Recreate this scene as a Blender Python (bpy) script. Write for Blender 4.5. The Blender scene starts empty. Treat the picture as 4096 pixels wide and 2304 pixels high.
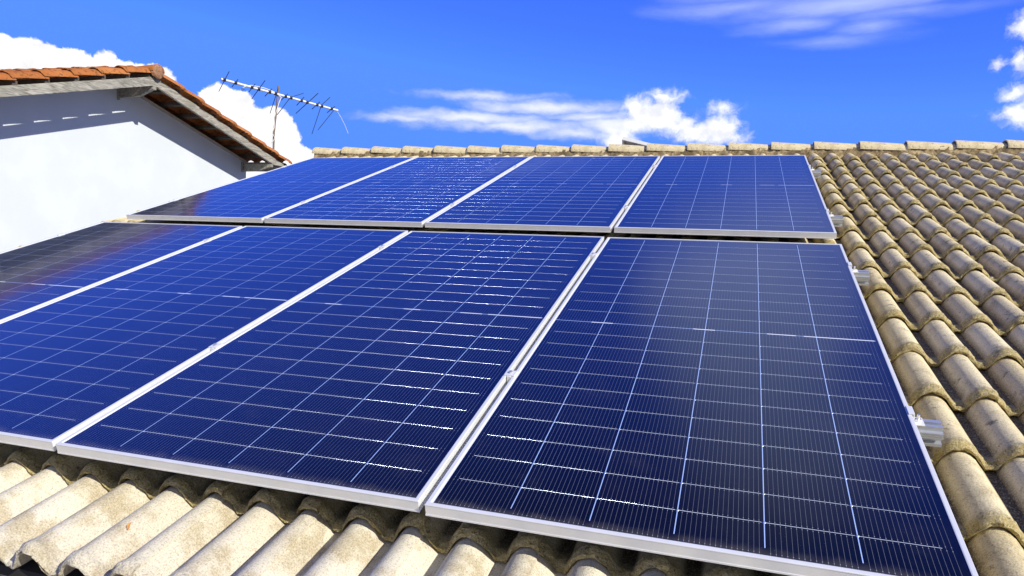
import bpy, math, random
from mathutils import Vector, Matrix
R = math.radians
random.seed(7)
sc = bpy.context.scene
col = sc.collection

# ------------------------------------------------------------------ camera, sky, sun, exposure
cam = bpy.data.cameras.new('camera'); cam.sensor_width = 36.0; cam.lens = 24.724
cam.clip_start = 0.05; cam.clip_end = 3000
co = bpy.data.objects.new('camera', cam); col.objects.link(co)
co.matrix_world = Matrix(((0.9509702, -0.05166625, 0.3049365, 4.12764589),
                          (0.3077313, 0.05944101, -0.94961477, -1.47139602),
                          (0.0309373, 0.99689386, 0.07242595, 4.62665514), (0, 0, 0, 1)))
sc.camera = co
SUN = Vector((0.767, -0.341, 0.544)).normalized()
sl = bpy.data.lights.new('sun', 'SUN'); sl.energy = 5.0; sl.angle = R(0.5); sl.color = (1.0, 0.94, 0.82)
so = bpy.data.objects.new('sun', sl); col.objects.link(so); so.location = (20, -20, 30)
so.rotation_euler = SUN.to_track_quat('Z', 'Y').to_euler()
sc.view_settings.view_transform = 'Standard'; sc.view_settings.look = 'None'
sc.view_settings.exposure = 0.1; sc.view_settings.gamma = 1.0

class G:
    """small helper round a node tree"""
    def __init__(s, nt): s.nt = nt
    def n(s, t, **k):
        x = s.nt.nodes.new(t)
        for a, b in k.items(): setattr(x, a, b)
        return x
    def put(s, sock, v):
        if isinstance(v, bpy.types.NodeSocket): s.nt.links.new(v, sock)
        else: sock.default_value = v
    def m(s, op, a, b=0.0, c=0.0, clamp=False):
        x = s.n('ShaderNodeMath', operation=op, use_clamp=clamp)
        s.put(x.inputs[0], a); s.put(x.inputs[1], b); s.put(x.inputs[2], c)
        return x.outputs[0]
    def mix(s, f, a, b, blend='MIX'):
        x = s.n('ShaderNodeMix', data_type='RGBA', blend_type=blend)
        s.put(x.inputs[0], f)
        for i, v in ((6, a), (7, b)):
            s.put(x.inputs[i], v if isinstance(v, bpy.types.NodeSocket) else (*v[:3], 1))
        return x.outputs[2]
    def ramp(s, f, lo, hi, a=0.0, b=1.0, smooth=True):
        x = s.n('ShaderNodeMapRange', interpolation_type='SMOOTHSTEP' if smooth else 'LINEAR')
        s.put(x.inputs[0], f); s.put(x.inputs[1], lo); s.put(x.inputs[2], hi); s.put(x.inputs[3], a); s.put(x.inputs[4], b)
        return x.outputs[0]
    def noise(s, vec, scale, detail=4, rough=0.55, dist=0.0, color=False):
        x = s.n('ShaderNodeTexNoise')
        if vec is not None: s.put(x.inputs['Vector'], vec)
        x.inputs['Scale'].default_value = scale; x.inputs['Detail'].default_value = detail
        x.inputs['Roughness'].default_value = rough; x.inputs['Distortion'].default_value = dist
        return x.outputs['Color' if color else 'Fac']
    def xyz(s, v):
        x = s.n('ShaderNodeSeparateXYZ'); s.put(x.inputs[0], v); return x.outputs
    def vec(s, a, b, c=0.0):
        x = s.n('ShaderNodeCombineXYZ')
        for i, v in enumerate((a, b, c)): s.put(x.inputs[i], v)
        return x.outputs[0]

def build_sky():
    w = bpy.data.worlds.new('World'); sc.world = w; w.use_nodes = True
    nt = w.node_tree; nt.nodes.clear(); g = G(nt)
    sky = g.n('ShaderNodeTexSky', sky_type='NISHITA', sun_disc=False)
    sky.sun_elevation = math.asin(SUN.z); sky.sun_rotation = math.atan2(SUN.x, SUN.y)
    sky.altitude = 800; sky.air_density = 1.0; sky.dust_density = 0.0; sky.ozone_density = 3.0
    hs = g.n('ShaderNodeHueSaturation'); hs.inputs['Saturation'].default_value = 1.10
    hs.inputs['Hue'].default_value = 0.512; hs.inputs['Value'].default_value = 1.0
    lim = g.n('ShaderNodeVectorMath', operation='MINIMUM'); g.put(lim.inputs[0], sky.outputs[0]); lim.inputs[1].default_value = SKYMAX
    g.put(hs.inputs['Color'], lim.outputs[0])
    base = g.mix(1.0, hs.outputs[0], (SKYT[0], SKYT[1], SKYT[2]), 'MULTIPLY')
    tc = g.n('ShaderNodeTexCoord'); d = g.xyz(tc.outputs['Generated'])
    az = g.m('MULTIPLY', g.m('ARCTAN2', d[0], d[1]), 57.29578)
    el = g.m('MULTIPLY', g.m('ARCSINE', d[2]), 57.29578)
    v = g.vec(az, el)
    def warp(vec, amp, scale, detail, stretch=1.0):
        x = g.xyz(vec)
        sv = g.vec(g.m('DIVIDE', x[0], stretch), x[1])
        c = g.n('ShaderNodeSeparateColor'); g.put(c.inputs[0], g.noise(sv, scale, detail, 0.6, 0, True))
        return (g.m('ADD', x[0], g.m('MULTIPLY', g.m('SUBTRACT', c.outputs[0], 0.5), amp * stretch)),
                g.m('ADD', x[1], g.m('MULTIPLY', g.m('SUBTRACT', c.outputs[1], 0.5), amp)))
    def cloud(blobs, amp, scale, detail, lo, hi, stretch=1.0, texture=0.0, tscale=1.0):
        a, e = warp(v, amp, scale, detail, stretch)
        out = None
        for (ba, be, ra, re) in blobs:
            q = g.m('SQRT', g.m('ADD', g.m('POWER', g.m('ABSOLUTE', g.m('DIVIDE', g.m('SUBTRACT', a, ba), ra)), 2.0),
                                g.m('POWER', g.m('ABSOLUTE', g.m('DIVIDE', g.m('SUBTRACT', e, be), re)), 2.0)))
            q = g.m('MULTIPLY', g.m('SUBTRACT', 1.0, q), min(ra, re))      # rough distance inside, in degrees
            out = q if out is None else g.m('SMOOTH_MAX', out, q, 0.12)
        if texture:
            t = g.noise(g.vec(g.m('DIVIDE', a, stretch), e), tscale, 5, 0.62)
            out = g.m('ADD', out, g.m('MULTIPLY', g.m('SUBTRACT', t, 0.5), texture))
        return g.ramp(out, lo, hi)
    cumulus = cloud(
        [(-53.71,9.81,2.59,2.07),(-52.01,9.95,2.46,1.99),(-50.01,9.87,2.58,1.78),(-47.78,10.83,0.84,1.09),(-46.95,10.02,2.23,1.45),
         (-44.97,10.14,1.53,1.29),(-43.95,9.85,0.83,1.09),(-57.13,9.90,3.6,2.3),(-40.38,8.98,1.79,1.55),(-39.15,9.24,1.26,0.99),
         (-38.72,7.26,2.55,2.01),(-36.61,7.86,1.44,1.46),(-35.88,6.89,1.31,1.47),(-37.45,5.89,3.19,2.05),(-35.14,5.44,2.07,1.14),
         (-34.2,5.3,1.48,0.66),(-42.3,7.2,3.4,2.2),
         (-51.0,6.5,7.5,3.2),(-38.2,3.3,4.6,2.4),(-45.0,4.0,9.0,2.4),(-55.0,3.5,8.0,2.5)], 0.9, 0.9, 8, -0.04, 0.16, 1.0, 0.45, 2.2)
    fluffy = cloud(
        [(-9.55,7.9,1.40,1.0),(-8.2,10.3,1.3,1.0),(-6.7,9.7,2.13,1.3),(-6.2,11.1,1.5,0.6),(-5.0,9.0,2.2,0.8),(-3.4,8.4,2.3,1.0),
         (-2.0,8.6,1.9,1.15),(-1.9,10.2,1.1,0.4),(-0.75,8.12,1.0,0.6),(-8.2,9.0,1.5,0.7),
         (17.0,14.45,0.8,0.62),(15.96,12.26,0.5,0.40),(17.0,12.3,0.5,0.7),(16.9,10.4,0.8,0.55),(17.3,8.9,1.05,0.9),(18.3,11.6,0.8,2.4),
         (16.6,9.1,0.7,0.25),(19.5,9.6,2.2,1.6)], 1.5, 0.8, 8, -0.30, 0.65, 1.0, 1.3, 1.0)
    streak = cloud(
        [(-21.6,9.3,5.6,0.55),(-15.6,10.3,5.6,0.55),(-25.9,9.0,3.6,0.26),(-17.6,8.75,7.0,0.45),(-11.5,9.6,3.6,0.42),(-20.3,11.0,4.0,0.28),
         (-12.8,8.35,3.6,0.45),(-10.2,9.0,2.6,0.7)], 1.1, 0.55, 7, -0.30, 0.65, 2.2, 0.9, 0.7)
    high = cloud(
        [(7.0,16.9,8.5,0.9),(3.2,15.9,3.6,0.5),(11.0,16.0,4.5,0.5),(8.2,15.3,2.4,0.45),(5.78,14.7,2.6,0.2),(-1.0,17.4,5.0,0.5),(6.0,19.5,16.0,2.0)],
        1.2, 0.35, 5, -0.4, 1.1, 4.0, 1.2, 0.4)
    over = cloud([(0.5,38.0,12.0,11.0),(6.0,47.0,13.0,9.0),(12.0,30.0,9.0,7.0)], 9.0, 0.08, 5, -1.0, 7.0, 1.0, 5.0, 0.14)
    white = (WHT, WHT * 1.0, WHT * 1.02)
    shade = g.ramp(g.noise(v, 0.55, 5, 0.6), 0.33, 0.62, 0.84, 1.08)
    cw = g.n('ShaderNodeVectorMath', operation='SCALE'); cw.inputs[0].default_value = white; g.put(cw.inputs['Scale'], shade)
    c = g.mix(g.m('MULTIPLY', high, 0.45), base, (WHT * .92, WHT, WHT))
    c = g.mix(g.m('MULTIPLY', over, OVER), c, (WHT * .8, WHT * .8, WHT * .8))
    c = g.mix(g.m('MULTIPLY', streak, 0.80), c, white)
    c = g.mix(g.m('MULTIPLY', fluffy, 0.92), c, cw.outputs[0])
    c = g.mix(cumulus, c, cw.outputs[0])
    # unseen pale haze added behind the camera, makes the ambient light less blue
    dt = g.n('ShaderNodeVectorMath', operation='DOT_PRODUCT'); g.put(dt.inputs[0], tc.outputs['Generated']); dt.inputs[1].default_value = (0.62, -0.78, 0.0)
    fill_haze = g.m('MULTIPLY', g.ramp(dt.outputs['Value'], 0.0, 0.6), g.ramp(g.noise(v, 0.06, 5, 0.6), 0.2, 0.6, 0.5, 0.8))
    c = g.mix(fill_haze, c, (3.3, 3.4, 3.3))
    bg = g.n('ShaderNodeBackground'); bg.inputs['Strength'].default_value = 0.10
    g.put(bg.inputs['Color'], c)
    out = g.n('ShaderNodeOutputWorld'); nt.links.new(bg.outputs[0], out.inputs[0])
SKYT = (0.51, 0.89, 2.2); SKYMAX = (2.2, 3.5, 4.8); WHT = 10.5; OVER = 0.42
build_sky()

# ------------------------------------------------------------------ helpers
class MB:
    def __init__(s): s.v = []; s.f = []
    def add(s, vs, fs):
        o = len(s.v); s.v += [tuple(p) for p in vs]; s.f += [tuple(i + o for i in f) for f in fs]
    def box(s, lo, hi, M=None):
        x0, y0, z0 = lo; x1, y1, z1 = hi
        vs = [(x0,y0,z0),(x1,y0,z0),(x1,y1,z0),(x0,y1,z0),(x0,y0,z1),(x1,y0,z1),(x1,y1,z1),(x0,y1,z1)]
        if M is not None: vs = [M @ Vector(p) for p in vs]
        s.add(vs, [(0,3,2,1),(4,5,6,7),(0,1,5,4),(1,2,6,5),(2,3,7,6),(3,0,4,7)]); return s
    def prism(s, poly, a, b, axis=0):
        """closed polygon (2D) extruded along an axis; polygon listed in the two other axes in order"""
        n = len(poly)
        def P(p, t):
            return (t, p[0], p[1]) if axis == 0 else ((p[0], t, p[1]) if axis == 1 else (p[0], p[1], t))
        s.add([P(p, a) for p in poly] + [P(p, b) for p in poly],
              [tuple(range(n))[::-1], tuple(range(n, 2 * n))] + [(i, (i + 1) % n, (i + 1) % n + n, i + n) for i in range(n)]); return s
    def tube(s, pts, rad, n=8, caps=True):
        pts = [Vector(p) for p in pts]; rr = rad if isinstance(rad, (list, tuple)) else [rad] * len(pts)
        o = len(s.v); prev = None
        for i, p in enumerate(pts):
            t = (pts[min(i + 1, len(pts) - 1)] - pts[max(i - 1, 0)]).normalized()
            if prev is None:
                a = t.cross(Vector((0, 0, 1)));
                if a.length < .05: a = t.cross(Vector((1, 0, 0)))
            else: a = prev - t * prev.dot(t)
            a.normalize(); prev = a; b = t.cross(a)
            for k in range(n):
                an = 2 * math.pi * k / n; s.v.append(tuple(p + (a * math.cos(an) + b * math.sin(an)) * rr[i]))
        for i in range(len(pts) - 1):
            for k in range(n):
                s.f.append((o + i*n + k, o + i*n + (k+1) % n, o + (i+1)*n + (k+1) % n, o + (i+1)*n + k))
        if caps:
            s.f.append(tuple(o + k for k in range(n))[::-1]); s.f.append(tuple(o + (len(pts)-1)*n + k for k in range(n)))
        return s
    def build(s, name, mat, parent=None, smooth=False, M=None, angle=None, recalc=True):
        me = bpy.data.meshes.new(name); me.from_pydata(s.v, [], s.f); me.update()
        if recalc:
            import bmesh
            bm = bmesh.new(); bm.from_mesh(me); bmesh.ops.recalc_face_normals(bm, faces=bm.faces); bm.to_mesh(me); bm.free()
        if mat: me.materials.append(mat)
        if smooth:
            me.polygons.foreach_set('use_smooth', [True] * len(me.polygons))
            if angle: me.set_sharp_from_angle(angle=R(angle))
        o = bpy.data.objects.new(name, me); col.objects.link(o)
        if parent: o.parent = parent
        if M is not None: o.matrix_local = M
        return o
def bevel(o, w, seg=2):
    m = o.modifiers.new('bevel', 'BEVEL'); m.width = w; m.segments = seg; m.limit_method = 'ANGLE'; m.angle_limit = R(40); return o
def tag(o, label=None, cat=None, group=None, kind=None):
    for k, v in (('label', label), ('category', cat), ('group', group), ('kind', kind)):
        if v: o[k] = v
    return o
def empty(name, M=None):
    o = bpy.data.objects.new(name, None); col.objects.link(o); o.empty_display_size = .2
    if M is not None: o.matrix_world = M
    return o
S = R(16.0)                                             # pitch of the near roof
ROOF = Matrix.Translation((0, 0, 4.0)) @ Matrix.Rotation(S, 4, 'X')   # roof frame: x along the ridge, y up the slope, z out of it

# ------------------------------------------------------------------ materials
def new_mat(name):
    m = bpy.data.materials.new(name); m.use_nodes = True
    nt = m.node_tree; p = nt.nodes['Principled BSDF']; g = G(nt)
    return m, g, p
def setp(p, **k):
    for a, b in k.items():
        i = p.inputs[a.replace('_', ' ')]
        i.default_value = (*b, 1) if isinstance(b, tuple) and len(b) == 3 else b
def bump(g, p, h, strength, dist):
    b = g.n('ShaderNodeBump'); b.inputs['Strength'].default_value = strength; b.inputs['Distance'].default_value = dist
    g.put(b.inputs['Height'], h); g.nt.links.new(b.outputs[0], p.inputs['Normal'])
def obj_co(g): return g.n('ShaderNodeTexCoord').outputs['Object']

def mat_concrete():
    m, g, p = new_mat('concrete_tile'); c = obj_co(g)
    sand = g.noise(c, 230, 3, 0.75); blot = g.noise(c, 9, 5, 0.6); big = g.noise(c, 1.3, 3, 0.5); spots = g.noise(c, 45, 5, 0.7); sw = g.noise(c, 24, 5, 0.7)
    A = lambda n: g.n('ShaderNodeAttribute', attribute_name=n).outputs['Fac']
    at = A('tile_tint'); no = A('nose_wear'); va = A('valley'); age = A('age')
    young = g.mix(at, (0.62, 0.575, 0.46), (0.73, 0.69, 0.57))
    young = g.mix(g.ramp(blot, 0.45, 0.64, 0, 0.8), young, (0.42, 0.35, 0.22))
    aged = g.mix(at, (0.67, 0.555, 0.30), (0.81, 0.71, 0.45))
    aged = g.mix(g.ramp(blot, 0.48, 0.72, 0, 0.6), aged, (0.35, 0.275, 0.13))
    aged = g.mix(g.ramp(big, 0.5, 0.75, 0, 0.35), aged, (0.50, 0.41, 0.23))
    aged = g.mix(g.ramp(sw, 0.57, 0.70, 0, 0.8), aged, (0.085, 0.07, 0.035))
    aged = g.mix(g.m('MULTIPLY', va, g.ramp(spots, 0.2, 0.5, 0.5, 1.0)), aged, (0.075, 0.055, 0.026))  # valley dirt, deepened to paint in shade between the waves
    moss = g.m('MULTIPLY', no, g.ramp(g.noise(c, 70, 4, 0.7), 0.25, 0.60, 0.45, 1.0))
    aged = g.mix(g.m('MULTIPLY', moss, 0.9), aged, (0.40, 0.31, 0.095))
    aged = g.mix(g.m('MULTIPLY', no, g.ramp(g.noise(c, 105, 4, 0.75), 0.54, 0.66, 0, .9)), aged, (0.075, 0.06, 0.022))
    base = g.mix(age, young, aged)
    base = g.mix(g.ramp(spots, 0.64, 0.74, 0, 0.5), base, (0.12, 0.095, 0.05))
    base = g.mix(g.ramp(sand, 0.46, 0.68, 0.0, 0.45), base, (0.82, 0.76, 0.58))
    base = g.mix(g.ramp(sand, 0.50, 0.30, 0.0, 0.6), base, (0.20, 0.155, 0.085))
    g.put(p.inputs['Base Color'], base); setp(p, Roughness=0.92, Specular_IOR_Level=0.2)
    h = g.m('ADD', g.m('MULTIPLY', sand, 0.6), g.m('MULTIPLY', spots, g.m('ADD', 0.6, g.m('MULTIPLY', no, 2.6))))
    bump(g, p, h, 0.8, 0.005)
    return m
def mat_mortar():
    m, g, p = new_mat('ridge_mortar'); c = obj_co(g)
    a = g.noise(c, 28, 5, 0.7); b = g.noise(c, 7, 4, 0.6)
    base = g.mix(g.ramp(a, 0.35, 0.7), (0.16, 0.11, 0.05), (0.56, 0.44, 0.24))
    base = g.mix(g.ramp(b, 0.5, 0.68, 0, 0.8), base, (0.07, 0.05, 0.025))
    g.put(p.inputs['Base Color'], base); setp(p, Roughness=0.95); bump(g, p, a, 0.9, 0.012); return m
def mat_plain(name, colr, rough=0.7, metal=0.0, nscale=20, amt=0.25, bmp=0.15, dist=0.003, spec=0.5):
    m, g, p = new_mat(name); c = obj_co(g); n = g.noise(c, nscale, 5, 0.6)
    dark = tuple(x * (1 - amt) for x in colr)
    g.put(p.inputs['Base Color'], g.mix(g.ramp(n, 0.3, 0.7), dark, colr))
    setp(p, Roughness=rough, Metallic=metal, Specular_IOR_Level=spec)
    if bmp: bump(g, p, n, bmp, dist)
    return m
def mat_wood():
    m, g, p = new_mat('weathered_wood'); c = obj_co(g)
    mp = g.n('ShaderNodeMapping'); mp.inputs['Scale'].default_value = (9, 1.1, 9); g.put(mp.inputs[0], c)
    n = g.noise(mp.outputs[0], 5, 6, 0.65, 1.2); n2 = g.noise(c, 3, 4, 0.6)
    base = g.mix(g.ramp(n, 0.3, 0.7), (0.16, 0.15, 0.12), (0.47, 0.45, 0.38))
    base = g.mix(g.ramp(n2, 0.5, 0.75, 0, 0.5), base, (0.20, 0.20, 0.15))
    g.put(p.inputs['Base Color'], base); setp(p, Roughness=0.8); bump(g, p, n, 0.4, 0.004); return m
def mat_clay():
    m, g, p = new_mat('clay_tile'); c = obj_co(g)
    n = g.noise(c, 24, 5, 0.7); b = g.noise(c, 5, 3, 0.5)
    at = g.n('ShaderNodeAttribute', attribute_name='tile_tint').outputs['Fac']
    no = g.n('ShaderNodeAttribute', attribute_name='nose_wear').outputs['Fac']
    base = g.mix(at, (0.35, 0.112, 0.028), (0.50, 0.19, 0.052))
    base = g.mix(g.ramp(b, 0.45, 0.7, 0, 0.35), base, (0.55, 0.24, 0.08))
    base = g.mix(g.ramp(n, 0.52, 0.66, 0, 0.85), base, (0.085, 0.045, 0.016))
    base = g.mix(g.m('MULTIPLY', no, 0.25), base, (0.16, 0.08, 0.03))
    g.put(p.inputs['Base Color'], base); setp(p, Roughness=0.85, Specular_IOR_Level=0.25); bump(g, p, n, 0.4, 0.006); return m
def mat_wall():
    m, g, p = new_mat('white_render'); c = obj_co(g)
    n = g.noise(c, 2.2, 5, 0.6); f = g.noise(c, 90, 3, 0.6)
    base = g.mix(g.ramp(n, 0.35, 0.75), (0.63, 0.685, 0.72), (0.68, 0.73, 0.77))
    x = g.xyz(c)
    streak = g.noise(g.vec(g.m('MULTIPLY', x[0], 3.0), g.m('MULTIPLY', x[1], 3.0), g.m('MULTIPLY', x[2], 0.35)), 2.0, 5, 0.65)
    base = g.mix(g.ramp(streak, 0.56, 0.8, 0, 0.25), base, (0.62, 0.63, 0.58))
    g.put(p.inputs['Base Color'], base); setp(p, Roughness=0.9, Specular_IOR_Level=0.2); bump(g, p, f, 0.15, 0.003); return m
def mat_alu(name='anodised_aluminium', colr=(0.86, 0.87, 0.85), rough=0.42, metal=0.25):
    m, g, p = new_mat(name); c = obj_co(g)
    n = g.noise(c, 14, 4, 0.6); f = g.noise(c, 3, 3, 0.6)
    base = g.mix(g.ramp(n, 0.3, 0.7), tuple(x * 0.93 for x in colr), colr)
    base = g.mix(g.ramp(f, 0.62, 0.8, 0, .35), base, (0.62, 0.58, 0.50))
    g.put(p.inputs['Base Color'], base); setp(p, Roughness=rough, Metallic=metal); return m

PW = 1.134; CX0 = 0.0175; CP = 0.1831; RP = 0.1047
def mat_cells(L):
    m, g, p = new_mat('solar_cells_under_glass'); c = obj_co(g); x, y, _ = g.xyz(c)
    X = g.m('DIVIDE', g.m('SUBTRACT', x, CX0), CP); fx = g.m('FRACT', X)
    dcol = g.m('MULTIPLY', g.m('SUBTRACT', 0.5, g.m('ABSOLUTE', g.m('SUBTRACT', fx, 0.5))), CP)
    ym = g.m('SUBTRACT', y, L / 2); ya = g.m('ABSOLUTE', ym)
    rp = (L / 2 - 0.0065 - 0.0145) / 11
    Y = g.m('DIVIDE', g.m('SUBTRACT', ya, 0.0065), rp); fy = g.m('FRACT', Y)
    drow = g.m('MULTIPLY', g.m('SUBTRACT', 0.5, g.m('ABSOLUTE', g.m('SUBTRACT', fy, 0.5))), rp)
    lt = lambda a, b: g.m('LESS_THAN', a, b)
    gt = lambda a, b: g.m('GREATER_THAN', a, b)
    an = lambda *q: (q[0] if len(q) == 1 else g.m('MULTIPLY', q[0], an(*q[1:])))
    colin = an(gt(x, CX0 + .05), lt(x, CX0 + 6 * CP - .05), lt(ya, L / 2 - .036))
    colline = an(lt(dcol, 0.00105), colin)
    rowin = an(gt(x, 0.041), lt(x, 1.088), gt(Y, .5), lt(Y, 10.5))
    rw, tc, tr = (0.00070, 1.0, 1.1) if L < 2.35 else (0.00110, 1.36, 0.9)   # ribbon half width; mean tilt and spread chosen so they glint
    rowline = an(lt(drow, rw), rowin)
    mid = an(lt(ya, 0.0014), gt(x, CX0 - .004), lt(x, CX0 + 6 * CP))
    bars = None
    for a, b in ((0.155, 0.235), (0.525, 0.600), (0.775, 0.868), (0.893, 0.965), (0.965, 1.112)):
        t = an(gt(x, a), lt(x, b)); bars = t if bars is None else g.m('MAXIMUM', bars, t)
    bars = an(bars, lt(ya, 0.0030), gt(ya, 0.0004))
    star = an(lt(g.m('ADD', g.m('MULTIPLY', dcol, 0.7), drow), 0.0042), colin, rowin)
    dw = g.m('MULTIPLY', g.m('SUBTRACT', 0.5, g.m('ABSOLUTE', g.m('SUBTRACT', g.m('FRACT', g.m('MULTIPLY', X, 17.0)), 0.5))), CP / 17)
    incell = an(gt(dcol, 0.003), gt(x, CX0), lt(x, CX0 + 6 * CP), lt(ya, L / 2 - .012))
    wire = an(lt(dw, 0.00036), incell)
    pad = an(lt(dw, 0.0008), lt(g.m('ABSOLUTE', g.m('SUBTRACT', drow, 0.0060)), 0.0012), incell)
    margin = an(lt(x, 0.0168), gt(x, 0.0))
    # cells
    cell = g.vec(g.m('FLOOR', X), g.m('ADD', g.m('FLOOR', Y), g.m('MULTIPLY', g.m('SIGN', ym), 20.0)))
    oi = g.n('ShaderNodeObjectInfo').outputs['Random']
    wn = g.n('ShaderNodeTexWhiteNoise', noise_dimensions='4D'); g.put(wn.inputs['Vector'], cell); g.put(wn.inputs['W'], g.m('MULTIPLY', oi, 37.0))
    rnd = wn.outputs['Value']
    base = g.mix(rnd, (0.0015, 0.0025, 0.009), (0.0035, 0.004, 0.012))
    base = g.mix(g.ramp(wn.outputs['Color'], 0.72, 0.95, 0, 0.5), base, (0.008, 0.006, 0.014))
    sp = g.noise(c, 260, 2, 0.5); base = g.mix(g.ramp(sp, 0.76, 0.80, 0, 0.6), base, (0.25, 0.25, 0.25))
    dust = g.noise(c, 5, 5, 0.65); base = g.mix(g.ramp(dust, 0.5, 0.9, 0, 0.05), base, (0.35, 0.33, 0.30))
    edge = g.ramp(g.m('ADD', y, g.m('MULTIPLY', g.m('SUBTRACT', g.noise(c, 22, 4, 0.6), 0.5), 0.05)), 0.045, 0.008)
    base = g.mix(g.m('MULTIPLY', edge, 0.10), base, (0.42, 0.38, 0.30))
    vo = g.n('ShaderNodeTexVoronoi', feature='F1'); vo.inputs['Scale'].default_value = 9.0; g.put(vo.inputs['Vector'], g.vec(x, y, g.m('MULTIPLY', oi, 50.0)))
    drop = g.m('MULTIPLY', g.ramp(vo.outputs['Distance'], 0.13, 0.09), g.ramp(g.xyz(vo.outputs['Color'])[0], 0.86, 0.9))
    base = g.mix(g.m('MULTIPLY', drop, 0.035), base, (0.45, 0.42, 0.38))
    metal = g.m('MAXIMUM', rowline, star)
    colr = g.mix(g.m('MULTIPLY', wire, 0.35), base, (0.38, 0.40, 0.42))
    colr = g.mix(g.m('MULTIPLY', pad, 0.5), colr, (0.50, 0.52, 0.54))
    colr = g.mix(g.m('MAXIMUM', colline, mid), colr, (0.40, 0.55, 0.90))
    colr = g.mix(metal, colr, (0.58, 0.66, 0.80))
    colr = g.mix(bars, colr, (0.86, 0.90, 0.95))
    colr = g.mix(margin, colr, (0.80, 0.82, 0.85))
    g.put(p.inputs['Base Color'], colr)
    setp(p, Roughness=0.16, Specular_Tint=(0.0, 0.36, 1.0), Coat_Weight=1.0, Coat_Roughness=0.09, Coat_IOR=1.27)
    lw = g.n('ShaderNodeLayerWeight'); lw.inputs['Blend'].default_value = 0.5      # anti-reflection film: dark face on, blue at a slant
    lines = g.m('MAXIMUM', g.m('MAXIMUM', colline, mid), g.m('MAXIMUM', g.m('MAXIMUM', metal, bars), margin))
    ior = g.ramp(lw.outputs['Facing'], 0.40, 0.86, 1.32, 3.3, False)
    g.put(p.inputs['IOR'], g.m('ADD', g.m('MULTIPLY', ior, g.m('SUBTRACT', 1.0, lines)), g.m('MULTIPLY', lines, 1.4)))
    g.put(p.inputs['Roughness'], g.m('SUBTRACT', g.m('ADD', 0.17, g.m('MULTIPLY', g.m('SUBTRACT', lines, metal, clamp=True), 0.3)), g.m('MULTIPLY', metal, 0.0)))
    g.put(p.inputs['Metallic'], g.m('MULTIPLY', metal, 0.26 if L < 2.35 else 0.16))
    # ribbon normals tilted per panel to place the sun glints; solder joints are domed
    seg = g.n('ShaderNodeTexWhiteNoise', noise_dimensions='4D'); g.put(seg.inputs['W'], g.m('MULTIPLY', oi, 53.0))
    rowid = g.m('ADD', g.m('ROUND', Y), g.m('MULTIPLY', g.m('SIGN', ym), 30.0))
    g.put(seg.inputs['Vector'], g.vec(g.m('FLOOR', g.m('MULTIPLY', X, 2.0)), rowid, 3.0))
    sx = g.m('SUBTRACT', fx, g.m('ROUND', fx)); sy_ = g.m('SUBTRACT', fy, g.m('ROUND', fy))
    ta = g.n('ShaderNodeAttribute', attribute_type='OBJECT', attribute_name='glint_tilt').outputs['Fac']
    tb = g.n('ShaderNodeAttribute', attribute_type='OBJECT', attribute_name='glint_twist').outputs['Fac']
    jit = g.m('ADD', g.m('MULTIPLY', g.m('SUBTRACT', seg.outputs['Value'], 0.5), 0.12), g.m('MULTIPLY', g.m('SUBTRACT', g.noise(g.vec(x, rowid), 40, 3, 0.6), 0.5), 0.16))
    tx = g.m('ADD', g.m('ADD', ta, g.m('MULTIPLY', tb, y)), jit)
    ty = g.m('MULTIPLY', sy_, rp * tr / rw)
    ty = g.m('SUBTRACT', g.m('MULTIPLY', ty, g.m('SIGN', ym)), tc)
    nx = g.m('ADD', g.m('MULTIPLY', tx, g.m('SUBTRACT', 1.0, star)), g.m('MULTIPLY', star, g.m('MULTIPLY', sx, CP * 1.5 / 0.0042)))
    ny = g.m('ADD', g.m('MULTIPLY', ty, g.m('SUBTRACT', 1.0, star)), g.m('MULTIPLY', star, g.m('MULTIPLY', g.m('MULTIPLY', sy_, g.m('SIGN', ym)), rp * 1.5 / 0.0042)))
    tilt = g.n('ShaderNodeVectorMath', operation='NORMALIZE'); g.put(tilt.inputs[0], g.vec(g.m('MULTIPLY', nx, metal), g.m('MULTIPLY', ny, metal), 1.0))
    vt = g.n('ShaderNodeVectorTransform', vector_type='NORMAL', convert_from='OBJECT', convert_to='WORLD'); g.put(vt.inputs[0], tilt.outputs[0])
    g.nt.links.new(vt.outputs[0], p.inputs['Normal'])
    # the rolled glass is not quite flat
    wob = g.noise(c, 11, 3, 0.5)
    b = g.n('ShaderNodeBump'); b.inputs['Strength'].default_value = 0.012; b.inputs['Distance'].default_value = 0.01
    g.put(b.inputs['Height'], wob); g.nt.links.new(b.outputs[0], p.inputs['Coat Normal'])
    return m

M_tile = mat_concrete(); M_mortar = mat_mortar(); M_wood = mat_wood(); M_clay = mat_clay(); M_wall = mat_wall()
M_batten = mat_plain('shaded_batten', (0.12, 0.10, 0.075), 0.85, 0, 30, 0.4, 0.3)  # wood colour darkened to paint in the shade under the eaves
M_frame = mat_alu(); M_rail = mat_alu('rail_aluminium', (0.60, 0.63, 0.67), 0.34, 0.65)
M_steel = mat_plain('bolt_steel', (0.70, 0.70, 0.70), 0.35, 0.8, 60, 0.2, 0)
M_dark = mat_plain('dark_underlay', (0.03, 0.028, 0.025), 0.9, 0, 10, 0.3, 0.1)
M_cream = mat_plain('cream_render', (0.62, 0.56, 0.44), 0.9, 0, 6, 0.15, 0.2)
M_ground = mat_plain('dry_ground', (0.40, 0.36, 0.29), 0.95, 0, 1.5, 0.45, 0.5, 0.05)
M_rust = mat_plain('rusty_pipe', (0.27, 0.20, 0.15), 0.75, 0.2, 40, 0.45, 0.3)
M_boom = mat_plain('white_tube', (0.82, 0.82, 0.80), 0.5, 0, 30, 0.12, 0)
M_elem = mat_plain('blue_grey_rod', (0.06, 0.11, 0.20), 0.5, 0.3, 30, 0.2, 0)
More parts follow.
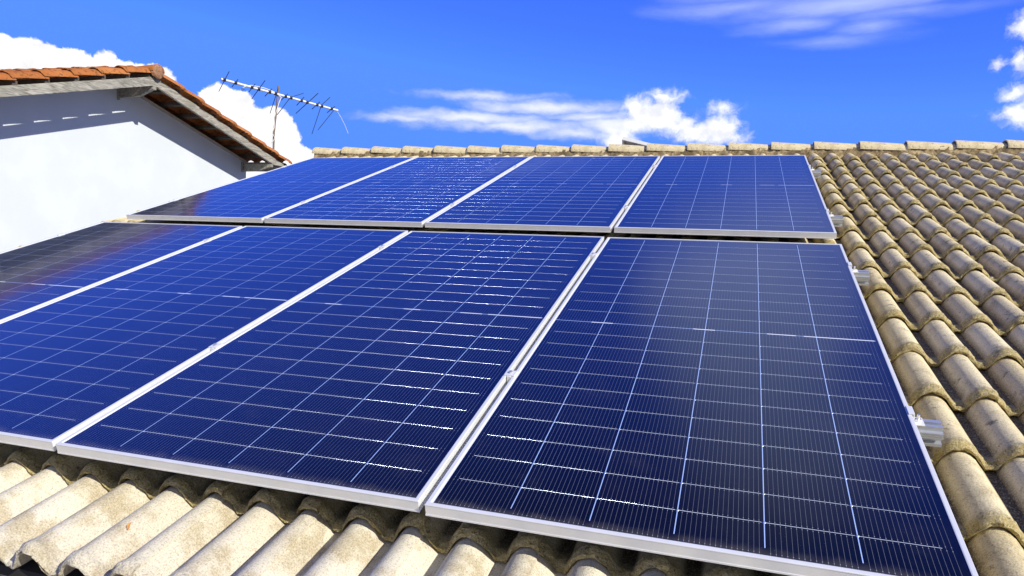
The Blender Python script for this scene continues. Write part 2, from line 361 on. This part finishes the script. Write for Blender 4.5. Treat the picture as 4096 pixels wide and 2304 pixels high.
M_black = mat_plain('black_plastic', (0.02, 0.02, 0.02), 0.5, 0, 30, 0.2, 0)
M_cable = mat_plain('white_cable', (0.80, 0.80, 0.78), 0.5, 0, 30, 0.1, 0)

# ------------------------------------------------------------------ ground
gm = MB(); gm.add([(-900,-900,0),(900,-900,0),(900,900,0),(-900,900,0)], [(0,1,2,3)])
tag(gm.build('ground', M_ground), kind='structure')

# ------------------------------------------------------------------ interlocking roof tiles (one covering = one mesh)
def tile_covering(name, mat, parent, M, noses, x_first, n_tiles, pitch, amp, arch, length, tilt, thick, base, waves=2,
                  joint=0.021, jit=1.0, rough=0.0012, x_samples=11, power=0.85, rim=0.0):
    """noses: y of every course's lower edge, lowest first. Each tile is a shell: top, rounded nose, underside."""
    verts = []; faces = []; tint = []; nose = []; val = []; old = []
    def prof(d):
        a = abs(d)
        return amp * max(0.0, math.cos(math.pi * a / (2 * arch))) ** power if a < arch else 0.0
    # along the slope: (dy from nose, dz below top, nose weight)
    rows = [(0.11, -thick, 0), (0.03, -thick, 0), (0.006, -thick, 1), (0.001, -thick * .82, 1), (0.0, -thick * .58, 1), (0.0025, -thick * .34, 1), (0.008, -thick * .15, 1),
            (0.015, rim * .7 - thick * .04, 1), (0.026, rim, .85), (0.038, rim * .35, .45), (0.054, -rim * .1, 0.16), (0.10, 0, 0), (0.20, 0, 0), (length, 0, 0)]
    tw = pitch * waves
    xs0 = []
    N = x_samples * waves
    for i in range(N + 1): xs0.append(i / N * (tw + 0.004))
    for ki, yk in enumerate(noses):
        for t in range(n_tiles):
            x0 = x_first + t * tw + joint                    # starts on the right flank of a wave
            tt = random.random(); dv = random.uniform(-.004, .004) * jit; dn = random.uniform(-.0015, .0015) * jit; sk = random.uniform(-.004, .004) * jit
            o = len(verts); nx = len(xs0)
            for (dy, dz, w) in rows:
                s = dy / length
                for i, xx in enumerate(xs0):
                    d = (x0 + xx - x_first) % pitch
                    d = d if d < pitch / 2 else d - pitch
                    z = base + prof(d) + tilt * (1 - s) + dn
                    u = xx / tw
                    z += -0.004 if u < 0.06 else (0.003 if u > 0.80 else 0.0)       # underlap / overlap at the side joint
                    r = rough * w
                    vv = yk + dy + dv + sk * (u - .5)
                    if w: vv += random.uniform(-1, 1) * r * 1.6
                    verts.append((x0 + xx + random.uniform(-1, 1) * r, vv, z + dz + random.uniform(-1, 1) * r))
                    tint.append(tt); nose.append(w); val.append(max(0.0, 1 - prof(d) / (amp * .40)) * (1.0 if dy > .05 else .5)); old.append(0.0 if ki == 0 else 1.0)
            nr = len(rows)
            for j in range(nr - 1):
                for i in range(nx - 1):
                    a = o + j * nx + i
                    faces.append((a, a + 1, a + nx + 1, a + nx))
            # right side edge folded down so the joint shows as a step
            e = len(verts)
            for j in range(3, nr):
                q = verts[o + j * nx + nx - 1]
                verts.append((q[0] + .0006, q[1], q[2] - 0.009)); tint.append(tt); nose.append(0.3); val.append(.6); old.append(0.0 if ki == 0 else 1.0)
            for j in range(3, nr - 1):
                a = o + j * nx + nx - 1; faces.append((a, e + j - 3, e + j - 2, a + nx))
    me = bpy.data.meshes.new(name); me.from_pydata(verts, [], faces); me.update()
    me.materials.append(mat)
    for nm, data in (('tile_tint', tint), ('nose_wear', nose), ('valley', val), ('age', old)):
        a = me.attributes.new(nm, 'FLOAT', 'POINT'); a.data.foreach_set('value', data)
    me.polygons.foreach_set('use_smooth', [True] * len(me.polygons)); me.set_sharp_from_angle(angle=R(50))
    ob = bpy.data.objects.new(name, me); col.objects.link(ob); ob.parent = parent; ob.matrix_local = M
    return ob

house = empty('house')
tag(house, 'house in the foreground whose sand coloured wavy concrete tile roof carries the solar panels', 'house')
PITCH = 0.1485; UC = 2.208
noses = [-0.283] + [0.033 + .3315 * k for k in range(0, 9)] + [2.685 + .343 * k for k in range(1, 9)]
UL = UC - 18 * PITCH                                       # crest of the left verge wave
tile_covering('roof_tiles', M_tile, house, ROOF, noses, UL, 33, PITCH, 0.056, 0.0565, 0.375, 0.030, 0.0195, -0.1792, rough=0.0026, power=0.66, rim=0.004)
UR = UL + 33 * 2 * PITCH
# roof deck below the tiles, back slope, walls
sy, cy = math.sin(S), math.cos(S)
RY = 5.697; RZ = 4.0 + 1.504
def slope_z(Y, n):                                        # height of the plane z = n of the roof frame
    return 4.0 + Y * math.tan(S) + n / cy
d = MB()
d.prism([(-0.20, slope_z(-0.20, -.215)), (-0.20, slope_z(-0.20, -.19)), (RY, slope_z(RY, -.19)), (2 * RY + .2, slope_z(-.2, -.19)), (2 * RY + .2, slope_z(-.2, -.215)), (RY, slope_z(RY, -.215))], UL + .05, UR - .05)
d.build('roof_deck', M_dark, house)
# the far slope, laid as plain wavy sheet
bk = MB(); nx = int((UR - UL) / PITCH * 6); o0 = 0
vs = []; fs = []
for j in range(16):
    for k in (0, 1):
        yb = 0.34 * j + (0.34 if k else 0.0)
        for i in range(nx + 1):
            u = UL + (UR - UL) * i / nx; dd = ((u - UL) % PITCH); dd = dd if dd < PITCH / 2 else dd - PITCH
            z = -0.165 + (0.048 * max(0, math.cos(math.pi * abs(dd) / .116)) if abs(dd) < .058 else 0) + (0.018 if not k else 0.0)
            vs.append((u, yb, z))
for j in range(31):
    for i in range(nx): a = j * (nx + 1) + i; fs.append((a, a + 1, a + nx + 2, a + nx + 1))
bk.add(vs, fs)
Mback = Matrix.Translation((UL + UR, 2 * RY, 4.0)) @ Matrix.Rotation(math.pi, 4, 'Z') @ Matrix.Rotation(S, 4, 'X')
bk.build('back_roof_tiles', M_tile, house, M=Mback, recalc=False)
wl = MB()
wl.prism([(0.12, 0.0), (0.12, slope_z(.12, -.22)), (RY, slope_z(RY, -.22)), (2 * RY - .12, slope_z(.12, -.22)), (2 * RY - .12, 0.0)], UL + .28, UR - .28)
wl.build('wall', M_cream, house)
fb = MB().box((UL + .04, -0.19, slope_z(-.19, -.21) - .15), (UR - .04, -0.165, slope_z(-.19, -.215)))
fb.build('fascia_board', M_wood, house)
# ridge: bedding mortar and cap tiles
ms = []; mf = []
nu = int((UR - UL) / .02)
prof_m = [(-.112, -0.14), (-.107, -0.08), (-.102, -0.04), (-.096, 0.0), (-.086, 0.028), (0, 0.045)]
for i in range(nu + 1):
    u = UL - .12 + (UR - UL + .1) * i / nu
    for (dy, dz) in prof_m:
        ms.append((u, RY + dy + random.uniform(-.006, .006), RZ + dz + random.uniform(-.004, .004)))
for i in range(nu):
    for k in range(len(prof_m) - 1):
        a = i * len(prof_m) + k; mf.append((a, a + len(prof_m), a + len(prof_m) + 1, a + 1))
mo = MB(); mo.add(ms, mf); mo.build('ridge_mortar', M_mortar, house, smooth=True)
def cap_mesh(r0, r1, length, drop, thick, name, mat, nang=20, squash=1.0):
    vs = []; fs = []; ns = 8
    st = [0.0, 0.004, 0.012] + [0.012 + (length - .012) * k / (ns - 1) for k in range(1, ns)]
    for shell in (0, 1):
        for t in st:
            f = t / length; r = r0 + (r1 - r0) * f - shell * thick
            if shell == 0 and t < .010: r -= .003 if t == 0 else .0008
            for k in range(nang + 1):
                a = math.pi * (-.03 + 1.06 * k / nang)
                vs.append((t, -r * math.cos(a), r * squash * math.sin(a) - drop * f))
    n = nang + 1; m = len(st)
    for s_ in (0, 1):
        o = s_ * m * n
        for j in range(m - 1):
            for k in range(nang): a = o + j * n + k; fs.append((a, a + 1, a + n + 1, a + n))
    for k in range(nang):
        fs.append((k, m * n + k, m * n + k + 1, k + 1))
        a = (m - 1) * n + k; b = m * n + a; fs.append((a, a + 1, b + 1, b))
    mb = MB(); mb.add(vs, fs); return mb
cap0 = cap_mesh(0.108, 0.090, 0.408, 0.018, 0.013, 'ridge_cap', M_tile, 20, .70).build('ridge_cap', M_tile, house, smooth=True, angle=40)
def set_tint(me, t):
    a = me.attributes.new('age', 'FLOAT', 'POINT'); a.data.foreach_set('value', [1.0] * len(me.vertices))
    a = me.attributes.new('tile_tint', 'FLOAT', 'POINT'); a.data.foreach_set('value', [t] * len(me.vertices))
set_tint(cap0.data, .8)
ncap = int((UR - UL) / .3815)
for i in range(ncap):
    c = cap0 if i == 0 else cap0.copy()
    if i: col.objects.link(c); c.parent = house
    c.location = (-0.605 + .3815 * i + random.uniform(-.006, .006), RY + random.uniform(-.004, .004), RZ + .019 + random.uniform(-.003, .003))
    c.rotation_euler = (random.uniform(-.03, .03), random.uniform(-.006, .006), random.uniform(-.012, .012))

# ------------------------------------------------------------------ solar panels
def frame_mb(L):
    pr = [(-.022, -.031), (0, -.031), (0, -.0268), (-.0009, -.0262), (-.0009, -.0030), (-.0002, -.0022), (-.0007, -.0006), (-.0018, 0), (-.0095, 0), (-.0118, -.0006), (-.0120, -.0030), (-.022, -.0042)]
    vs = []; fs = []; n = len(pr)
    for (cxs, cys) in ((0, 0), (1, 0), (1, 1), (0, 1)):
        for (o, z) in pr:
            vs.append((PW + o if cxs else -o, L + o if cys else -o, z))
    for c in range(4):
        for k in range(n):
            a = c * n; b = ((c + 1) % 4) * n; k2 = (k + 1) % n
            fs.append((a + k, b + k, b + k2, a + k2))
    mb = MB(); mb.add(vs, fs); return mb
def panel(u, v, L, tilt, label, dn=0.0):
    e = empty('solar_panel', ROOF @ Matrix.Translation((u, v, dn)) @ Matrix.Rotation(tilt, 4, 'X'))
    tag(e, label, 'solar panel', 'solar panels mounted in two rows on the tiled roof')
    return e
GX = 0.01896
rows = []
GLINT = [[(.25, 0.0), (.30, 0.0), (1.02, 0.11), (.74, 0.60)], [(.30, 0.0), (1.41, 0.0), (1.45, -0.03), (.20, 0.0)]]   # tilt and twist of each panel's ribbons, chosen to place the sun glints
LAB = [['lower row solar panel at the left end, beside the white wall',
        'lower row solar panel second from the left, its lower left part outside the photo',
        'lower row solar panel second from the right, with bright wire streaks down its right half',
        'largest solar panel at the lower right, greyish reflection, right beside the bare roof tiles'],
       ['upper row solar panel at the left end, below the antenna and nearest the gable corner',
        'upper row solar panel second from the left, between two panels under the ridge',
        'upper row solar panel second from the right, below the grey plate behind the ridge',
        'upper row solar panel at the right end, beside the bare tiles below the ridge']]
for r, (L, v0, tl, du) in enumerate(((2.3358, 0.0, 0.0, 0.0), (2.3558, 2.5299, math.atan(.0109 / 2.3558), -.001))):
    fm = frame_mb(L); mc = mat_cells(L)
    gl = MB().box((0.0112, 0.0112, -.0062), (PW - .0112, L - .0112, -.0022))
    first = None
    for c in range(4):
        dv = (0, .006, 0, -.007)[c] if r == 0 else 0
        e = panel(du + c * (PW + GX), v0 + dv, L, tl, LAB[r][c])
        if first is None:
            f = fm.build('frame', M_frame, e); s_ = gl.build('cell_sheet', mc, e)
            jb = MB().box((PW / 2 - .06, L / 2 - .035, -.026), (PW / 2 + .06, L / 2 + .035, -.0066)).build('junction_box', M_black, e)
            first = (f, s_, jb)
        else:
            for q in first:
                k = q.copy(); col.objects.link(k); k.parent = e
        for q in e.children:
            if q.name.startswith('cell_sheet'): q['glint_tilt'], q['glint_twist'] = GLINT[r][c]

# ------------------------------------------------------------------ mounting rails with their clamps
def rail_profile(v, top, h=.056):
    w = .022; b = top - h; f = -w - .006
    return [(-w - .003, b), (w, b), (w, b + .006), (.008, b + .010), (.008, b + .024), (w, b + .028), (w, top), (.007, top), (.007, top - .012), (-.007, top - .012), (-.007, top), (-w + .004, top),
            (-w + .004, top - .013), (f, top - .015), (f, top - .019), (f + .002, top - .020), (f, top - .021), (f, top - .025), (f + .002, top - .026), (f, top - .027), (f, top - .032),
            (-w + .009, top - .035), (-w + .009, b + .011), (-w - .003, b + .008)]
RL = ['aluminium mounting rail lowest of the four, jutting out beside the lower right panel',
      'aluminium mounting rail jutting out near the top of the lower right panel',
      'aluminium mounting rail jutting out near the bottom of the upper right panel',
      'aluminium mounting rail closest to the ridge, jutting out beside the upper right panel']
for ri, (v, nt) in enumerate(((0.683, 0.0), (2.005, 0.0), (3.010, .0022), (4.405, .0087))):
    e = empty('mounting_rail', ROOF @ Matrix.Translation((0, v, nt)))
    tag(e, RL[ri], 'mounting rail', 'aluminium rails under the solar panels')
    MB().prism(rail_profile(0, -.0315), -0.105, 4.672).build('rail', M_rail, e)
    W = PW + GX; sh = 0.0 if ri < 2 else -.001
    for k in (1, 2, 3):
        x = k * W - GX / 2 + sh
        cl = MB().box((x - .018, -.018, .0006), (x + .018, .018, .0038)).box((x - .0075, -.022, -.030), (x + .0075, .022, .0005)).build('mid_clamp', M_frame, e); bevel(cl, .0012)
        MB().tube([(x, 0, .0043), (x, 0, .0095)], .0062, 6).build('bolt', M_steel, cl)
    for x, sg in ((sh, -1), (4 * W - GX + sh, 1)):
        q = lambda a, b: (min(a, b), max(a, b))
        x0, x1 = q(x - sg * .010, x + sg * .006); x2, x3 = q(x + sg * .0022, x + sg * .0062); x4, x5 = q(x + sg * .0022, x + sg * .034)
        cl = MB().box((x0, -.022, .0006), (x1, .022, .0042)).box((x2, -.022, -.0275), (x3, .022, .0005)).box((x4, -.022, -.0314), (x5, .022, -.0276)).build('end_clamp', M_frame, e); bevel(cl, .0012)
        xb = x + sg * .020
        MB().tube([(xb, 0, -.0275), (xb, 0, -.0215)], .0085, 6).tube([(xb, 0, -.0215), (xb, 0, -.008)], .0042, 8).build('bolt', M_steel, cl)
    for k in range(4):
        x = UC + round((0.35 + k * 1.3 - UC) / PITCH) * PITCH
        MB().box((x - .016, .018, -.115), (x + .016, .023, -.045)).box((x - .016, .023, -.1185), (x + .016, .16, -.1145)).build('roof_hook', M_rail, e)

# ------------------------------------------------------------------ plate behind the ridge
pl = empty('tilted_plate', Matrix.Translation((2.868, 6.2, 5.742)) @ Matrix.Rotation(R(4), 4, 'Z') @ Matrix.Rotation(R(13.5), 4, 'Y') @ Matrix.Rotation(R(-16), 4, 'X'))
tag(pl, 'pale aluminium framed plate whose tilted corner pokes up behind the ridge tiles', 'solar panel')
pf = MB().prism([(0, 0), (1.65, 0), (1.65, .04), (0, .04)][0:0] or [(0.0, -.035), (1.65, -.035), (1.65, 0), (0.0, 0)], 0, .02, 1)
pf.box((0, .02, -.035), (.02, .98, 0)); pf.box((1.63, .02, -.035), (1.65, .98, 0)); pf.box((0, .98, -.035), (1.65, 1.0, 0))
pf.build('frame', M_frame, pl)
MB().box((.02, .02, -.008), (1.63, .98, -.004)).build('backing_sheet', mat_plain('grey_backing', (0.52, 0.52, 0.52), .6, 0, 8, .1, 0), pl)
for (x, y, h) in ((.12, .12, .62), (.12, .86, .62), (1.4, .12, .22), (1.4, .86, .22)):
    MB().box((x - .015, y - .015, -.036 - h), (x + .015, y + .015, -.0355)).build('leg', M_rail, pl)

# ------------------------------------------------------------------ neighbouring gable house
NB = Matrix.Translation((-2.5685, 5.290, 0)) @ Matrix.Rotation(R(4.0), 4, 'Z')     # x out of the gable, y towards its right eave
nb = empty('neighbour_house', NB)
tag(nb, 'white gable house on the left with orange clay tile roof and grey wooden eaves', 'house')
T = 0.267; ang = math.atan(T); ZA = 6.389; XB = -8.0; WX = -0.50; HW = 2.51
zb = lambda y, o=0.0: ZA - T * abs(y) + o
poly = [(-HW, 0), (HW, 0), (HW, zb(HW, -.085)), (0, zb(0, -.085)), (-HW, zb(HW, -.085))]
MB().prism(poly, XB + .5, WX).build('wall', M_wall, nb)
for sg in (-1, 1):                                          # wall plate along the gable top
    y0, y1 = 0.002 * sg, 2.52 * sg
    MB().prism([(y0, zb(y0, -.084)), (y1, zb(y1, -.084)), (y1, zb(y1, -.050)), (y0, zb(y0, -.050))], WX - .05, WX + .018).build('wall_plate', M_cream, nb)
    y1 = 2.735 * sg                                        # barge board
    b = MB().prism([(y0, zb(0, -.105)), (y1 * .915, zb(y1 * .915, -.105)), (y1, zb(y1, -.045)), (y1, zb(y1, 0)), (y0, zb(0))], -.035, 0).build('barge_board', M_wood, nb)
    bevel(b, .003, 1)
    yb = .055
    while yb < 2.85:                                       # battens
        a0, a1 = (yb - .027) * sg, (yb + .027) * sg
        e0 = random.uniform(-.012, -.002)
        MB().prism([(a0, zb(a0, .002)), (a1, zb(a1, .002)), (a1 * 1.0, zb(a1, .040)), (a0 * 1.0, zb(a0, .040))], XB, e0).build('batten', M_batten, nb)
        yb += .348
    # clay covering
    Lr = 2.89 / math.cos(ang)
    Ms = Matrix.Translation((0, 0, ZA + (.064 if sg < 0 else .052))) @ (Matrix.Identity(4) if sg < 0 else Matrix.Rotation(math.pi, 4, 'Z')) @ Matrix.Rotation(ang, 4, 'X')
    ns = [-Lr + k * .36 for k in range(8)]
    pit = .205; nt = 39
    xf = (-.084 - nt * pit) if sg < 0 else .030
    tile_covering('clay_tiles', M_clay, nb, Ms, ns, xf, nt + 1, pit, .072, .100, .405, .030, .013, -.022, waves=1, joint=-.1025, jit=3.0, rough=.0022, x_samples=14, power=.62)
pz = [(-1.2, zb(0, -.24)), (-.30, zb(0, -.235)), (-.20, zb(0, -.222)), (-.045, zb(0, -.160)), (-.002, zb(0, -.152)), (-.002, zb(0, -.1055)), (-1.2, zb(0, -.1055))]
b = MB(); b.prism(pz, -.026, .026, 1); b.build('purlin', M_wood, nb)
for yy in (2.44, -2.44):
    zz = zb(2.47, -.106)
    pz = [(-.49, zz - .115), (-.30, zz - .112), (-.20, zz - .10), (-.045, zz - .055), (-.002, zz - .046), (-.002, zz), (-.49, zz)]
    MB().prism(pz, yy - .03, yy + .03, 1).build('purlin', M_wood, nb)
MB().box((WX - .02, -.045, zb(0, -.27)), (WX + .03, -.0265, zb(0, -.11))).build('purlin_block', M_wood, nb)
MB().box((WX - .02, 2.385, zb(2.4, -.25)), (WX + .03, 2.409, zb(2.4, -.10))).build('purlin_block', M_wood, nb)
for sg in (-1, 1):
    MB().box((XB + .02, min(2.742 * sg, 2.768 * sg), zb(2.755, -.115)), (-.004, max(2.742 * sg, 2.768 * sg), zb(2.755, .028))).build('fascia_board', M_wood, nb)
# ridge caps of clay
cc = cap_mesh(.100, .084, .40, .012, .014, 'ridge_cap', M_clay, 16, .80).build('ridge_cap', M_clay, nb, smooth=True, angle=40); set_tint(cc.data, .5)
for i in range(21):
    c = cc if i == 0 else cc.copy()
    if i: col.objects.link(c); c.parent = nb
    c.matrix_local = Matrix.Translation((.055 - .36 * i, random.uniform(-.004, .004), ZA + .062 + random.uniform(-.003, .003))) @ Matrix.Rotation(math.pi, 4, 'Z') @ Matrix.Rotation(R(random.uniform(-2, 2)), 4, 'X')
mm = MB(); vs = []; fs = []
for i in range(7):
    rr = (.092, .089, .080, .064, .044, .022, .004)[i]; xx = (.030, .044, .054, .060, .064, .066, .066)[i]
    for k in range(18):
        a = 2 * math.pi * k / 18; w = 1 + random.uniform(-.09, .09)
        vs.append((xx + random.uniform(-.005, .005), rr * w * math.cos(a), ZA + .058 + rr * w * .95 * math.sin(a)))
for i in range(6):
    for k in range(18): fs.append((i*18+k, i*18+(k+1) % 18, (i+1)*18+(k+1) % 18, (i+1)*18+k))
mm.add(vs, fs); mm.build('mortar_plug', mat_plain('clay_mortar', (0.42, 0.22, 0.12), .95, 0, 30, .5, .6, .01), nb, smooth=True)

# ------------------------------------------------------------------ TV antenna
an = empty('tv_antenna', Matrix.Translation((-3.51, 8.19, 0)))
tag(an, 'old television antenna with white boom and thin crosswise rods on a rusty mast', 'antenna')
off = Vector((-3.51, 8.19, 0))
def A(pts): return [Vector(p) - off for p in pts]
MB().tube(A([(-3.51, 8.19, 0), (-3.332, 8.553, 5.921), (-3.327, 8.556, 6.22), (-3.312, 8.60, 6.62), (-3.296, 8.629, 7.003)]), .017, 8).build('mast', M_rust, an, smooth=True, angle=50)
MB().tube(A([(-3.72, 7.76, 6.947), (-2.766, 9.591, 6.763)]), .018, 10).build('boom', M_boom, an, smooth=True, angle=50)
ELS = [((-3.549,7.744,7.052),(-3.85,7.866,6.78)),((-3.552,7.953,6.979),(-3.696,7.982,6.87)),((-3.428,8.207,6.955),(-3.574,8.238,6.84)),((-3.293,8.277,7.022),(-3.614,8.36,6.753)),
 ((-3.298,8.462,6.928),(-3.453,8.483,6.814)),((-3.177,8.457,6.92),(-3.486,8.661,6.566)),((-3.176,8.716,6.892),(-3.316,8.73,6.793)),((-3.023,8.937,6.942),(-3.21,8.80,6.845)),
 ((-3.20,8.80,6.835),(-3.398,8.737,6.555)),((-3.029,8.962,6.882),(-3.194,8.988,6.752)),((-2.822,9.064,6.961),(-3.286,9.099,6.637)),((-2.889,9.221,6.849),(-3.056,9.235,6.729)),
 ((-2.788,9.379,6.954),(-2.945,9.32,6.795)),((-2.925,9.31,6.785),(-3.13,9.352,6.322)),((-2.751,9.475,6.814),(-2.911,9.481,6.708)),((-2.80,9.53,6.765),(-3.06,9.425,6.398))]
for a, b in ELS: MB().tube(A([a, b]), .0065, 6).build('element', M_elem, an)
bd = (Vector((-2.766, 9.591, 6.763)) - Vector((-3.72, 7.76, 6.947))).normalized(); b0 = Vector((-3.72, 7.76, 6.947))
for q in [(-3.698,7.807,6.939),(-3.623,7.969,6.926),(-3.507,8.209,6.904),(-3.456,8.313,6.89),(-3.373,8.477,6.876),(-3.326,8.57,6.866),(-3.245,8.724,6.853),(-3.2,8.811,6.839),(-3.11,8.978,6.821),(-3.059,9.073,6.813),(-2.969,9.235,6.793),(-2.924,9.315,6.789),(-2.831,9.479,6.767)]:
    c = b0 + bd * (Vector(q) - b0).dot(bd)
    MB().tube(A([c - bd * .022, c + bd * .022]), .0265, 8).build('clip', M_black, an)
MB().tube(A([(-3.69,7.81,6.95),(-3.552,8.055,6.862),(-3.53,8.1,6.9),(-3.486,8.191,6.932),(-3.441,8.283,6.93),(-3.389,8.388,6.925),(-3.341,8.481,6.906),(-3.299,8.563,6.882),(-3.25,8.64,6.821),(-3.262,8.60,6.733),(-3.280,8.575,6.628),(-3.32,8.55,6.477),(-3.300,8.535,6.326),(-3.330,8.515,6.223),(-3.30,8.545,6.138),(-3.35,8.52,6.05),(-3.38,8.45,5.4)][1:]), .006, 6).build('cable', M_cable, an, smooth=True)
MB().tube(A([(-3.536,8.108,6.837),(-3.563,8.051,6.856),(-3.564,8.049,6.831),(-3.55,8.08,6.823)]), .005, 6).build('dipole_loop', M_elem, an)
MB().tube(A([(-2.77,9.585,6.742),(-2.731,9.65,6.646),(-2.692,9.715,6.523),(-2.659,9.771,6.386)]), .0035, 5).build('loose_string', M_cable, an)

# ------------------------------------------------------------------ a scrap of dry leaf on the front tiles
tl = bpy.data.objects['roof_tiles']
bpy.context.view_layer.update()
ok, hit, nrm, _ = tl.ray_cast(Vector((2.676, -0.136, 1.0)), Vector((0, 0, -1)))
if ok:
    lf = MB(); vs = []; fs = []
    for i in range(7):
        t = i / 6; w = .0055 * math.sin(math.pi * min(max(t, .06), .94)) ** .7
        for k in (-1, 0, 1):
            vs.append((k * w + .003 * math.sin(t * 5), (t - .5) * .030, .0028 + .0035 * abs(k) * (1 - t) + .003 * (t - .5) ** 2 * 4))
    for i in range(6):
        for k in (0, 1): a = i * 3 + k; fs.append((a, a + 1, a + 4, a + 3))
    o2 = len(vs); vs += [(x, y, z - .0012) for x, y, z in vs]; fs += [tuple(q + o2 for q in f[::-1]) for f in fs]
    lf.add(vs, fs)
    lo = lf.build('dry_leaf', mat_plain('dry_leaf', (0.62, 0.30, 0.09), .8, 0, 200, .3, 0), recalc=False)
    lo.matrix_world = ROOF @ Matrix.Translation(hit) @ nrm.to_track_quat('Z', 'Y').to_matrix().to_4x4() @ Matrix.Rotation(R(100), 4, 'Z') @ Matrix.Scale(.75, 4)
    tag(lo, 'tiny orange brown scrap of dry leaf lying on a front roof tile', 'leaf')
